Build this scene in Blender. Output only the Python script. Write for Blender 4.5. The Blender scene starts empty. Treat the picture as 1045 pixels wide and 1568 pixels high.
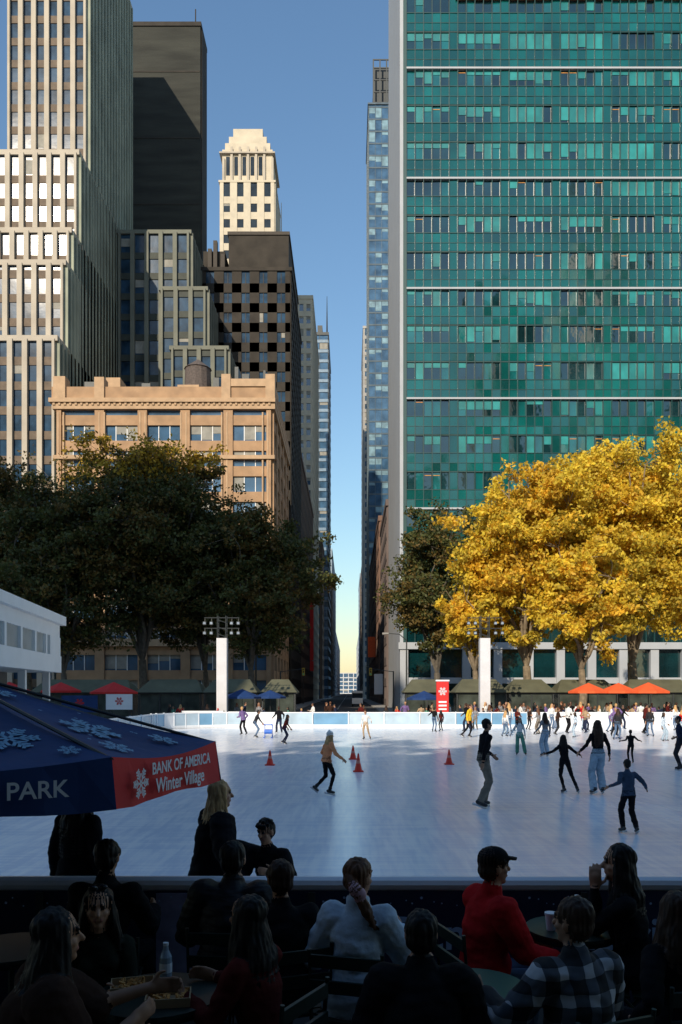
import bpy, math, random
import numpy as np
from mathutils import Vector, Matrix, kdtree, noise
from mathutils.bvhtree import BVHTree
R=random.Random(7); NR=np.random.RandomState(5)
sc=bpy.context.scene
V=Vector
def link(o): sc.collection.objects.link(o); return o
# ------------------------------------------------ materials
def M(name,col,rough=.7,var=.15,scale=3.,bump=0.,bscale=None,metal=0.,ior=1.5,stretch=(1,1,1),trans=0.,rvar=0.,spec=.5):
    m=bpy.data.materials.new(name); m.use_nodes=True; nt=m.node_tree; N=nt.nodes; L=nt.links
    p=N['Principled BSDF']; p.inputs['Roughness'].default_value=rough; p.inputs['Metallic'].default_value=metal
    p.inputs['IOR'].default_value=ior; p.inputs['Specular IOR Level'].default_value=spec
    tc=N.new('ShaderNodeTexCoord'); mp=N.new('ShaderNodeMapping'); mp.inputs['Scale'].default_value=stretch
    L.new(tc.outputs['Object'],mp.inputs['Vector'])
    no=N.new('ShaderNodeTexNoise'); no.inputs['Scale'].default_value=scale; no.inputs['Detail'].default_value=5
    L.new(mp.outputs[0],no.inputs['Vector'])
    cr=N.new('ShaderNodeValToRGB'); e=cr.color_ramp.elements
    e[0].position=.3; e[1].position=.7
    e[0].color=tuple(min(1,c*(1-var)) for c in col)+(1,); e[1].color=tuple(min(1,c*(1+var)) for c in col)+(1,)
    L.new(no.outputs[0],cr.inputs[0]); L.new(cr.outputs[0],p.inputs['Base Color'])
    if rvar:
        mr=N.new('ShaderNodeMapRange'); mr.inputs[3].default_value=max(0,rough-rvar); mr.inputs[4].default_value=rough+rvar
        L.new(no.outputs[0],mr.inputs[0]); L.new(mr.outputs[0],p.inputs['Roughness'])
    if bump:
        n2=N.new('ShaderNodeTexNoise'); n2.inputs['Scale'].default_value=bscale or scale*3; n2.inputs['Detail'].default_value=3
        L.new(mp.outputs[0],n2.inputs['Vector'])
        b=N.new('ShaderNodeBump'); b.inputs['Strength'].default_value=1; b.inputs['Distance'].default_value=bump
        L.new(n2.outputs[0],b.inputs['Height']); L.new(b.outputs[0],p.inputs['Normal'])
    if trans:
        t=N.new('ShaderNodeBsdfTranslucent'); L.new(cr.outputs[0],t.inputs[0])
        mx=N.new('ShaderNodeMixShader'); mx.inputs[0].default_value=trans
        L.new(p.outputs[0],mx.inputs[1]); L.new(t.outputs[0],mx.inputs[2])
        L.new(mx.outputs[0],N['Material Output'].inputs[0])
    return m
def cloth(name,col,var=.2): return M(name,col,.95,var,9,.012,12,spec=.12)
# ------------------------------------------------ mesh builder
class MB:
    def __init__(s): s.v=[];s.f=[];s.m=[]
    def lbox(s,o,u,n,u0,u1,n0,n1,z0,z1,m=0):
        b=len(s.v)
        for z in (z0,z1):
            for a,c in ((u0,n0),(u1,n0),(u1,n1),(u0,n1)):
                s.v.append((o[0]+u[0]*a+n[0]*c,o[1]+u[1]*a+n[1]*c,z+(o[2] if len(o)>2 else 0)))
        s.f+=[(b,b+3,b+2,b+1),(b+4,b+5,b+6,b+7),(b,b+1,b+5,b+4),(b+1,b+2,b+6,b+5),(b+2,b+3,b+7,b+6),(b+3,b,b+4,b+7)]
        s.m+=[m]*6
    def box(s,x0,x1,y0,y1,z0,z1,m=0): s.lbox((0,0),(1,0),(0,1),x0,x1,y0,y1,z0,z1,m)
    def poly(s,pts,m=0):
        b=len(s.v); s.v+=[tuple(p) for p in pts]; s.f.append(tuple(range(b,b+len(pts)))); s.m.append(m)
    def tube(s,pts,rs,m=0,n=6,cap=True):
        pts=[V(p) for p in pts]; b=len(s.v)
        for i,p in enumerate(pts):
            d=(pts[min(i+1,len(pts)-1)]-pts[max(i-1,0)]).normalized()
            a=d.cross(V((0,0,1)) if abs(d.z)<.9 else V((1,0,0))).normalized(); c=d.cross(a)
            r=rs[i] if hasattr(rs,'__len__') else rs
            for k in range(n):
                t=2*math.pi*k/n; s.v.append(tuple(p+a*r*math.cos(t)+c*r*math.sin(t)))
        for i in range(len(pts)-1):
            for k in range(n):
                q=(k+1)%n; s.f.append((b+i*n+k,b+i*n+q,b+(i+1)*n+q,b+(i+1)*n+k)); s.m.append(m)
        if cap:
            s.f.append(tuple(b+k for k in range(n))); s.f.append(tuple(b+(len(pts)-1)*n+k for k in range(n))); s.m+=[m,m]
    def build(s,name,mats,parent=None,smooth=False,loc=None,rz=0):
        me=bpy.data.meshes.new(name); me.from_pydata(s.v,[],s.f)
        for m in mats: me.materials.append(m)
        me.polygons.foreach_set('material_index',s.m)
        if smooth: me.polygons.foreach_set('use_smooth',[True]*len(s.f))
        me.update(); o=link(bpy.data.objects.new(name,me))
        if parent: o.parent=parent
        if loc: o.location=loc
        o.rotation_euler=(0,0,rz)
        return o
def facade(mb,o,u,n,W,z0,z1,bay,pier,fh,sp,pp=.35,spp=.22,blind=.4,mul=1,wm=0,sm=0,bm=2,mm=0,off=0.):
    nb=max(1,round(W/bay)); bay=W/nb
    for i in range(nb+1):
        a=max(0,i*bay-pier/2); c=min(W,i*bay+pier/2)
        mb.lbox(o,u,n,a,c,-.05,pp,z0,z1+.003,wm)
    nf=int((z1-z0-off)/fh)
    for j in range(nf+1):
        zz=z0+off+j*fh
        if zz+sp<=z1+.01: mb.lbox(o,u,n,.002,W-.002,-.05,spp,zz,zz+sp,sm)
        if zz+fh>z1+.5: continue
        for i in range(nb):
            a=i*bay+pier/2; c=(i+1)*bay-pier/2; w=(c-a)
            for q in range(1,mul): mb.lbox(o,u,n,a+w*q/mul-.05,a+w*q/mul+.05,-.05,.1,zz+sp,zz+fh,mm)
            for q in range(mul):
                if R.random()<blind:
                    h=(fh-sp)*R.choice([.25,.4,.55,.9,.5]); mb.lbox(o,u,n,a+w*q/mul+.06,a+w*(q+1)/mul-.06,.01,.04,zz+fh-h,zz+fh+.02,bm)
def bldg(mb,x0,x1,y0,y1,z1,z0=-.3,F=None,RS=None,LS=None,roof=0,par=.9,side=0,core=1):
    mb.box(x0,x1,y0,y1,z0,z1,core)
    if F: facade(mb,(x0,y0),(1,0),(0,-1),x1-x0,z0,z1,**F)
    if RS: facade(mb,(x1,y0),(0,1),(1,0),y1-y0,z0,z1,**RS)
    else: mb.box(x1-.1,x1+.12,y0+.01,y1-.01,z0,z1-.004,side)
    if LS: facade(mb,(x0,y0),(0,1),(-1,0),y1-y0,z0,z1,**LS)
    else: mb.box(x0-.12,x0+.1,y0+.01,y1-.01,z0,z1-.004,side)
    mb.box(x0-.38,x1+.38,y0-.38,y1+.3,z1-.25,z1+par,roof)
# ------------------------------------------------ palette
glass=M('window_glass',(.02,.028,.035),.08,.5,.4,ior=1.45)
glass_b=M('blue_window_glass',(.045,.10,.17),.08,.5,.3,ior=1.75,bump=.01,bscale=.4)
glass_w=M('tower_window_glass',(.02,.05,.09),.12,.6,.5,ior=1.33,bump=.01,bscale=.4)
blind=M('blind',(.27,.26,.225),.8,.2,1)
white_st=M('white_stone',(.44,.385,.305),.8,.12,.3)
tan=M('tan_brick',(.38,.235,.13),.85,.18,.6,.01,6)
tan_tr=M('tan_stone_trim',(.45,.30,.175),.8,.14,1)
dkbrick=M('dark_brick',(.033,.034,.027),.9,.35,.35,.02,3,stretch=(.3,.3,2))
dkbrown=M('dark_brown_brick',(.038,.032,.025),.9,.25,.5)
grey_st=M('grey_stone',(.16,.165,.13),.8,.15,.4)
cream=M('cream_terracotta',(.55,.48,.36),.8,.1,.5)
white=M('white_paint',(.78,.78,.76),.6,.04,1)
asph=M('asphalt',(.05,.05,.052),.9,.2,.5)
concrete=M('concrete',(.30,.29,.27),.9,.15,.8)
steel=M('dark_steel',(.04,.045,.045),.5,.2,3,metal=.3)
red=M('red_canvas',(.60,.022,.02),.8,.1,2)
orange=M('orange_canvas',(.78,.11,.025),.8,.1,2)
blue=M('blue_canvas',(.006,.036,.14),.8,.15,2,.012,4)
navy=M('navy_vinyl',(.010,.016,.055),.5,.1,1)
# ------------------------------------------------ ground
def sheet(name,x0,x1,y0,y1,z,m):
    b=MB(); b.poly([(x0,y0,z),(x1,y0,z),(x1,y1,z),(x0,y1,z)]); return b.build(name,[m])
sheet('ground',-3000,3000,-3000,5000,-.16,concrete)
sheet('avenue_road',-400,400,92,106,-.15,asph)
sheet('street_road',-7.5,4,106.1,1800,-.145,asph)
b=MB()
for sx0,sx1 in ((-10.4,-7.5),(4,6.6)): b.box(sx0,sx1,109,1500,-.3,0,0)
b.box(-400,400,86,92,-.3,0,0)
b.build('sidewalk',[concrete])
b=MB()
for y in range(110,900,9): b.box(-1.85,-1.7,y,y+4,-.2,-.136,0)
for i in range(14): b.box(-7+i*.78,-6.6+i*.78,101,104.5,-.2,-.141,0)
b.build('road_markings',[white])
# ice
ice=M('ice',(.74,.79,.85),.24,.06,.35,.003,2,stretch=(1,.25,1),rvar=.12,ior=1.36)
nt=ice.node_tree; N=nt.nodes; L=nt.links
tc=N.new('ShaderNodeTexCoord')
def nz(scale,dist,ms,rot,det=7):
    w=N.new('ShaderNodeTexNoise'); w.inputs['Scale'].default_value=scale; w.inputs['Detail'].default_value=det; w.inputs['Distortion'].default_value=dist
    mp=N.new('ShaderNodeMapping'); mp.inputs['Scale'].default_value=ms; mp.inputs['Rotation'].default_value=(0,0,rot)
    L.new(tc.outputs['Object'],mp.inputs[0]); L.new(mp.outputs[0],w.inputs[0]); return w.outputs[0]
def add(a,c):
    m=N.new('ShaderNodeMath'); m.operation='ADD'; L.new(a,m.inputs[0]); L.new(c,m.inputs[1]); return m.outputs[0]
sm_=add(add(nz(1.2,2.5,(1.3,.3,1),.5),nz(3.,1.,(.10,2.2,1),.12)),nz(5.,.6,(1.8,.12,1),-.35))
hv=N.new('ShaderNodeMath'); hv.operation='MULTIPLY'; hv.inputs[1].default_value=.3333; L.new(sm_,hv.inputs[0])
cr=N.new('ShaderNodeValToRGB'); cr.color_ramp.elements[0].position=.43; cr.color_ramp.elements[1].position=.57
cr.color_ramp.elements[0].color=(.72,.78,.88,1); cr.color_ramp.elements[1].color=(.95,.96,.97,1)
L.new(hv.outputs[0],cr.inputs[0]); L.new(cr.outputs[0],N['Principled BSDF'].inputs['Base Color'])
RX0,RX1,RY0,RY1=-12.3,27.,6.15,56.
b=MB(); pts=[]
def rr(x0,x1,y0,y1,r):
    out=[]
    for cx,cy,a0 in ((x1-r,y0+r,-90),(x1-r,y1-r,0),(x0+r,y1-r,90),(x0+r,y0+r,180)):
        for k in range(9):
            a=math.radians(a0+k*11.25); out.append((cx+r*math.cos(a),cy+r*math.sin(a)))
    return out
b.poly([(x,max(y,6.1),0) for x,y in rr(RX0,RX1,5.9,RY1,.3)][:9]+[(x,y,0) for x,y in rr(RX0,RX1,5,RY1,5)][9:27]+[(RX0,6.1,0)])
b.build('ice_rink',[ice])
# deck
deck=M('deck_paving',(.07,.065,.06),.85,.2,2)
b=MB(); b.box(-16,28,-14,5.95,-.15,.15,0); b.build('terrace',[deck])
# far and side rink boards
bw=M('board_white',(.76,.79,.82),.35,.08,.6); bb=M('board_blue',(.16,.33,.50),.25,.25,.5); glz=M('board_glass',(.42,.54,.63),.15,.2,.8)
b=MB()
pp=[(x,y) for x,y in rr(RX0-.1,RX1+.1,5,RY1+.1,5)][9:27]
pp=[(RX1+.1,7)]+pp+[(RX0-.1,7)]
for i in range(len(pp)-1):
    a=V(pp[i]);c=V(pp[i+1]); Ln=(c-a).length; u=(c-a)/Ln; n=V((u.y,-u.x)); k=max(1,round(Ln/2.4))
    for j in range(k):
        s0=Ln*j/k; s1=Ln*(j+1)/k
        b.lbox(a,u,n,s0,s1,-.04,.04,0,.22,0); xx=a.x+s0*u.x; b.lbox(a,u,n,s0+.03,s1-.03,-.025,.025,.22,1.0,(0 if xx>8 or int(xx*3)%5==1 else 1) if (int(xx)%3) else 2)
        b.lbox(a,u,n,s0,s0+.06,-.055,.055,.0,1.1,0)
    b.lbox(a,u,n,0,Ln,-.05,.05,1.0,1.07,0)
b.build('rink_boards',[bw,glz,bb])
# near fence
rail=M('rail_white',(.82,.83,.88),.3,.05,2)
b=MB()
b.tube([(RX0,6.05,1.03),(RX1,6.05,1.03)],.055,1,10)
b.box(RX0,RX1,6.01,6.09,.1,.985,0)
for i in range(20): b.box(RX0+i*2,RX0+i*2+.05,5.98,6.005,.1,.98,2)
b.box(-1.42,-1.05,5.995,6.008,.2,.97,3)
pur=M('lilac_vinyl',(.30,.30,.46),.5,.3,6)
fence=b.build('rink_barrier',[navy,rail,steel,pur])
def basis(o,u,w):
    u=V(u).normalized(); w=V(w); w=(w-u*w.dot(u)).normalized(); n=u.cross(w)
    m=Matrix((u,w,n)).transposed().to_4x4(); m.translation=V(o); return m
def text(body,size,o,u,w,m,parent,name='lettering',align='LEFT'):
    c=bpy.data.curves.new(name,'FONT'); c.body=body; c.size=size; c.extrude=.001; c.offset=size*.015; c.align_x=align
    c.materials.append(m); ob=link(bpy.data.objects.new(name,c)); ob.matrix_world=basis(o,u,w); ob.parent=parent; return ob
pale=M('print_pale',(.35,.48,.70),.6,.05,2)
wprint=M('print_white',(.75,.77,.8),.6,.03,2)
def flake(b,o,u,w,r,m):
    o=V(o);u=V(u).normalized();w=V(w); w=(w-u*w.dot(u)).normalized()
    def seg(a,c,t):
        d=(c-a); p=V((-d.y,d.x)).normalized()*t
        b.poly([o+u*q.x+w*q.y for q in (a-p,c-p,c+p,a+p)],m)
    for k in range(6):
        t=k*math.pi/3; d=V((math.cos(t),math.sin(t)))
        seg(d*.05*r,d*r,r*.07)
        for f in (.35,.6,.82):
            for sg in (1,-1):
                t2=t+sg*.8; seg(d*r*f,d*r*f+V((math.cos(t2),math.sin(t2)))*r*(.45-f*.2),r*.06)
text('Picnic at the rink',.34,(.30,6.0,.56),(1,0,0),(0,0,1),pale,fence)
b=MB()
for x,z,r in ((-3.0,.6,.18),(-2.1,.55,.22),(-.9,.5,.15),(3.4,.5,.22)): flake(b,(x,5.992,z),(1,0,0),(0,0,1),r,0)
for i in range(90): 
    x=-3+i*.075+R.random()*.05; z=.87+R.random()*.08; r_=R.uniform(.005,.011); b.poly([(x+r_*math.cos(t*1.05),5.9925,z+r_*math.sin(t*1.05)) for t in range(6)],0)
b.build('snowflake_print',[pale],parent=fence)
# ------------------------------------------------ GREEN TOWER
gsp=[M('green_spandrel',(.002,.080,.073),.07,.45,.10,.008,.5,ior=1.8),M('green_spandrel_dark',(.002,.058,.055),.06,.4,.10,.008,.5,ior=1.85),M('green_spandrel_light',(.003,.105,.098),.09,.4,.10,.008,.5,ior=1.75)]
gg=[M('green_glass',(.003,.026,.030),.04,.6,.25,.02,.35,ior=2.0),M('green_glass_clear',(.004,.10,.10),.05,.4,.25,.02,.35,ior=2.0)]
gblind=M('green_blind',(.010,.17,.16),.25,.3,.4,ior=1.8)
gblind2=M('green_blind_bright',(.025,.235,.23),.3,.3,.4)
gmul=M('green_mullion',(.006,.050,.048),.45,.1,1)
pstone=M('pale_stone',(.38,.40,.42),.7,.06,.4)
amber=M('office_ceiling',(.5,.22,.04),.6,.3,2)
b=MB(); d0=110; gx0,gx1=6.8,62.; ztop=122.
b.box(gx0+.5,gx1,d0,d0+30,-.3,ztop,1)
b.box(gx0,gx0+.45,d0-.5,d0+31,-.3,ztop+1,4)
b.box(gx0+.451,gx0+.9,d0-.48,d0+1,9.2,ztop+.5,3)
fh=4.93; zb=27.1-3*fh
mw=1.15; nm=int((gx1-gx0-.9)/mw)
def pane(x0,x1,y,z0,z1,m,t=.016):
    a=R.uniform(-t,t); c=R.uniform(-t,t)
    b.poly([(x0,y+a+c,z0),(x1,y-a+c,z0),(x1,y-a-c,z1),(x0,y+a-c,z1)],m)
for j in range(-1,23):
    z=zb+j*fh
    if z<9: continue
    ws=z+2.6
    b.box(gx0+.9,gx1,d0-.26,d0+.05,z,ws,3)
    if j%3==0: b.box(gx0+.9,gx1,d0-.50,d0+.05,z-.10,z+.14,4)
    b.box(gx0+.9,gx1,d0-.36,d0+.05,z+1.2,z+1.26,3); b.box(gx0+.9,gx1,d0-.38,d0+.05,ws-.08,ws,3)
    run=0; busy=R.uniform(.15,.75)
    for i in range(nm):
        x=gx0+.9+i*mw
        for za,zc_ in ((z+.16,z+1.2),(z+1.26,ws-.08)): pane(x,x+mw,d0-.305,za,zc_,R.choice([0,0,0,0,9,10]))
        if i%6==5: pane(x,x+mw,d0-.2,ws,z+fh,0); continue
        pane(x,x+mw,d0-.07,ws,z+fh,1 if R.random()<.65 else 6)
        if i%6==0: run=R.choice([0,0,.3,.6,1,.9,.45]) if R.random()<busy+.15 else 0
        h=run if R.random()<.7 else R.choice([0,0,.3,.5,1,.8])
        H=fh-2.6
        if h>0: b.box(x+.06,x+mw-.06,d0-.12,d0-.09,z+fh-H*h,z+fh,2 if R.random()<.65 else 7)
        elif R.random()<.14: b.box(x+.1,x+mw-.1,d0-.11,d0-.09,z+fh-.45,z+fh-.36,5)
for i in range(nm+1):
    x=gx0+.9+i*mw; b.box(x-.045,x+.045,d0-.42,d0+.05,9,ztop,3)
b.box(gx0+7.5,gx1,d0-.6,d0+.05,95.6,97.5,8)
b.box(gx0-.2,gx1,d0-.9,d0+.05,8.2,9.1,4)
for i in range(14):
    x=gx0+i*4.2; b.box(x,x+1.1,d0-.7,d0+.05,-.2,8.2,4)
    b.box(x+1.1,x+4.2,d0-.45,d0+.05,3.6,4.4,4)
b.build('green_glass_tower',[gsp[0],gg[0],gblind,gmul,pstone,amber,gg[1],gblind2,M('bronze_panel',(.25,.1,.05),.5),gsp[1],gsp[2]])
# ------------------------------------------------ TAN BRICK BUILDING
b=MB(); X0,X1,ZT=-39.3,-10.5,42.
b.box(X0,X1,d0,d0+27,-.3,ZT,1)
bay=(X1-X0)/5.25; fh=3.43
facade(b,(X0,d0),(1,0),(0,-1),X1-X0,-.3,ZT-1.5,bay,1.25,fh,1.35,.5,.3,.5,3,0,0,2,5,off=.9)
facade(b,(X1,d0),(0,1),(1,0),27,-.3,ZT-1.5,5.4,1.6,fh,1.35,.35,.25,.3,3,0,0,2,5,off=.9)
b.box(X0-.9,X1+.6,d0-1.0,d0+27,ZT-.75,ZT-.2,3); b.box(X0-.5,X1+.55,d0-.7,d0+27,ZT-1.6,ZT-.75,3)
b.box(X0-.6,X1+.5,d0-.6,d0+27,ZT-.2,ZT+1.4,0)
for i in range(40): b.box(X0-.4+i*.74,X0-.1+i*.74,d0-.85,d0-.6,ZT-1.1,ZT-.76,3)
b.box(X1-6.6,X1+.45,d0-.8,d0+6,ZT+1.4,ZT+2.4,3); b.box(X1-6.6,X1-5.4,d0-.9,d0+1,ZT-.2,ZT+3.0,3); b.box(X1-.7,X1+.55,d0-.9,d0+1,ZT-.2,ZT+3.0,3)
b.box(X0-.3,X0+1.3,d0-.9,d0+1,ZT-.2,ZT+2.7,3); b.box(X0+5.2,X0+6.5,d0-.9,d0+1,ZT-.2,ZT+2.6,3)
b.box(X0-.4,X1+.5,d0-.75,d0+.1,33.7,34.2,3); b.box(X0-.4,X1+.5,d0-.85,d0+.1,8.6,9.6,3)
for i in range(6):
    for k in (-.35,.35):
        x=X0+i*bay+.6+k; b.box(x-.1,x+.1,d0-.56,d0,10,40,3)
for x,w_,h in ((-37,1.5,2.4),(-34,2,3),(-29,1.2,2.2),(-24,3,2),(-19,.8,3),(-16,.5,4.5),(-15,1,3.5),(-13,1.4,2.8),(-12,.3,4)): b.box(x,x+w_,d0+4,d0+7,ZT,ZT+1.4+h,4 if w_<2 else 3)
b.build('tan_brick_building',[tan,glass_b,blind,tan_tr,steel,white])
# water tower on roof
b=MB(); n=14; c=V((-21.5,116,0))
b.tube([c+V((0,0,45)),c+V((0,0,48.3))],[1.9,1.8],0,14); b.tube([c+V((0,0,48.3)),c+V((0,0,49.7))],[1.95,.1],0,14)
for sx in (-1.3,1.3):
    for sy in (-1.3,1.3): b.tube([c+V((sx,sy,42)),c+V((sx,sy,45.1))],.12,1)
b.build('water_tower',[M('weathered_wood',(.10,.08,.07),.9,.3,4),steel])
# ------------------------------------------------ WHITE STRIPED TOWER (setbacks)
wspan=M('ribbed_spandrel',(.12,.085,.055),.7,.25,1)
P=dict(bay=2.0,pier=.72,fh=3.4,sp=1.15,pp=.55,spp=.1,blind=.10,sm=3)
b=MB()
for y0,z1,x0 in ((112,50.8,-75),(115.3,62.9,-75),(117.7,68.8,-75),(121,82.2,-75),(125.3,128,-52.3)):
    bldg(b,x0,-40.3,y0,150,z1,F=P,RS=dict(P,pier=.7,bay=1.6,wm=4),roof=0,par=.5)
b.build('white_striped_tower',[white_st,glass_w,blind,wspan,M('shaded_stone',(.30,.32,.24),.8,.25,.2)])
# dark slab
b=MB(); b.box(-42.9,-29.2,160,166.5,-.3,133.,0); b.box(-43.1,-29,159.8,166.7,133.,133.8,1)
for i in range(9): b.box(-42.8,-29.3,159.93,160.05,20+i*13,20.25+i*13,1)
b.tube([(-30.5,162,133.5),(-30.5,162,138)],.12,1)
b.box(-29.2,-28.95,160.5,166,0,133,1)
b.build('dark_slab_tower',[dkbrick,dkbrown])
# grey striped
P=dict(bay=2.3,pier=.7,fh=3.5,sp=1.1,pp=.6,spp=.15,blind=.15,sm=3,mul=1)
b=MB(); 
for x0,x1,y0,y1,z in ((-39.5,-27.4,140,158,81.2),(-32,-24.4,139,157,71.),(-30,-20.7,138,156,60.5)): bldg(b,x0,x1,y0,y1,z,F=P,RS=P,par=.4)
b.build('grey_striped_building',[grey_st,glass_w,blind,M('green_grey_spandrel',(.035,.042,.032),.7,.2,1)])
# dark brown
P=dict(bay=3.3,pier=1.75,fh=3.6,sp=1.7,pp=.2,spp=.2,blind=.07,mul=2,mm=3)
b=MB(); bldg(b,-27,-10.8,149,180,79.5,F=P,RS=P,par=.4); b.box(-22.3,-11.2,151,178,79,87,0); b.box(-22.5,-11,150.8,178,87,87.6,3); b.box(-27,-23,151,170,79,84,0)
for x,h in ((-26,3),(-25,4.5),(-23.6,2)): b.box(x,x+.7,150,151,79.9,81+h,3)
b.build('dark_brick_building',[dkbrown,glass_w,blind,M('brown_trim',(.06,.05,.04),.8)])
# cream tower with crown
b=MB(); Y=220
P=dict(bay=3.3,pier=1.9,fh=4.2,sp=1.9,pp=.3,spp=.15,blind=.08,mul=1)
bldg(b,-34.8,-20.2,Y,Y+16,140,F=P,RS=P,par=.3)
b.box(-34.3,-20.7,Y+.4,Y+15,140,149,0); b.box(-33.6,-21.4,Y+.8,Y+14.5,149,151,0); b.box(-32.6,-22.4,Y+1.2,Y+14,151,153,0); b.box(-31.5,-23.5,Y+1.6,Y+13,153,155.4,0)
for i in range(7): x=-34.2+i*2.2; b.box(x,x+.6,Y-.1,Y+.5,140,149.5 if 0<i<6 else 146.5,3)
for i in range(5): x=-34.2+2.2*i+.95; b.box(x,x+1.,Y+.3,Y+.5,142,147,1)
b.box(-35,-20,Y-.4,Y+15,147.6,148.0,3)
b.tube([(-18.8,Y+6,120),(-18.8,Y+6,138)],[.25,.08],0)
b.build('cream_crowned_tower',[cream,glass,blind,white_st])
# street-line buildings, left
b=MB(); P=dict(bay=2.5,pier=1.1,fh=3.6,sp=1.4,pp=.2,spp=.2,blind=.3)
bldg(b,-32,-11,182,245,55,F=P,RS=P); b.build('street_loft_building',[M('loft_brick',(.14,.09,.065),.85,.2,.5),glass,blind])
b=MB(); P=dict(bay=2.2,pier=.9,fh=3.8,sp=1.6,pp=.2,spp=.25,blind=.5)
bldg(b,-20,-11.4,250,300,123,F=P,RS=P); b.build('ivory_office_tower',[cream,glass_b,blind])
b=MB(); P=dict(bay=3.,pier=.15,fh=4,sp=1.2,pp=.2,spp=.3,blind=.2,sm=3)
bldg(b,-15.4,-8.6,330,370,147,F=P,RS=P); b.tube([(-9,331,147),(-9,331,163)],[.4,.1],0); b.box(-13,-11,335,345,147,153,0)
b.build('blue_glass_tower',[steel,glass_b,blind,M('blue_band',(.14,.22,.30),.4,.2,1)])
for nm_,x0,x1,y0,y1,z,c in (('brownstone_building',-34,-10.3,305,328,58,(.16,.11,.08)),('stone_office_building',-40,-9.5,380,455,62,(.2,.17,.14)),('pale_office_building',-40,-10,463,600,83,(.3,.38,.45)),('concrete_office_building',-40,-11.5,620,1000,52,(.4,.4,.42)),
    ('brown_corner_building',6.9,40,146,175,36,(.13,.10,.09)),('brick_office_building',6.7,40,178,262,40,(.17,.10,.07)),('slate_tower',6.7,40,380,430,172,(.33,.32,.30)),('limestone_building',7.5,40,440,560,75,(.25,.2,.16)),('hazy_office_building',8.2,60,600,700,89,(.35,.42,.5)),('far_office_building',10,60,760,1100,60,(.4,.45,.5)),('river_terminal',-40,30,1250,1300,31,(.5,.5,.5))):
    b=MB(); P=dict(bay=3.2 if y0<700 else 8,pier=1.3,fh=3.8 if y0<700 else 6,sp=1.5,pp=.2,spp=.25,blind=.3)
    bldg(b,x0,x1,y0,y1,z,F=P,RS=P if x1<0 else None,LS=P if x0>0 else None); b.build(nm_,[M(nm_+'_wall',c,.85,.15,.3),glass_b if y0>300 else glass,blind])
# glass sliver tower right
b=MB(); P=dict(bay=2.2,pier=.12,fh=4,sp=.5,pp=.15,spp=.1,blind=.45,sm=0)
bldg(b,6.5,30,270,300,197,F=P,LS=P,par=.3); 
for x in (7.8,10,12.2,14.4): b.box(x,x+.4,270,270.5,197,212,3)
for z in (197.5,201,205,209,211.7): b.box(7.8,30,270.1,270.4,z,z+.35,3)
b.box(8.2,30,273,298,197,211,3)
b.build('sliver_glass_tower',[M('sliver_frame',(.06,.09,.11),.3,.3,.5),glass_b,M('sliver_panel',(.15,.26,.31),.3,.4,.5),steel])
# unseen buildings behind the camera: shadow casters first, then reflected towers
b=MB(); P=dict(bay=5,pier=2,fh=4.5,sp=1.8,pp=.5,spp=.3,blind=.3)
bldg(b,-46,75,-40,-25,31,F=None,par=.6); facade(b,(-46,-25),(1,0),(0,1),121,0,31,**P)  # unseen low block, sized to throw shade over the near ice
for x,w_,h in ((-38,9,3),(-18,5,4.5),(-2,12,2),(22,7,4)): b.box(x,x+w_,-36,-27,31,31.5+h,0)  # roof boxes added to break up the block's shadow edge
b.build('library_shadow_caster',[grey_st,glass,blind])
b=MB(); bldg(b,-120,-47,-40,-25,87,par=.5); facade(b,(-120,-25),(1,0),(0,1),73,0,87,**P); b.build('tower_shadow_caster',[cream,glass,blind])  # unseen tall block, placed and sized to shade the left trees
b=MB(); P=dict(bay=2.6,pier=1.2,fh=4,sp=1.5,pp=.3,spp=.2,blind=.3)
bldg(b,92,108,-116,-100,165,par=.4); facade(b,(92,-100),(1,0),(0,1),16,0,165,**P); b.box(95,105,-113,-103,165,182,0); b.tube([(100,-108,182),(100,-108,215)],[4,.2],0,8)
b.build('spired_tower',[M('ivory_wall',(.75,.7,.6),.7),glass,blind])
b=MB(); bldg(b,55,72,-110,-95,150,par=.4); facade(b,(55,-95),(1,0),(0,1),17,0,150,**P); b.build('reflection_tower',[grey_st,glass,blind])  # this and the two blocks below are added to vary the glass reflections
b=MB(); bldg(b,20,45,-110,-95,85,par=.4); facade(b,(20,-95),(1,0),(0,1),25,0,85,**P); b.build('reflection_office_block',[cream,glass,blind])
b=MB(); bldg(b,115,160,-100,-80,110,par=.4); facade(b,(115,-80),(1,0),(0,1),45,0,110,**P); b.build('reflection_office_block',[white_st,glass,blind])
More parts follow.
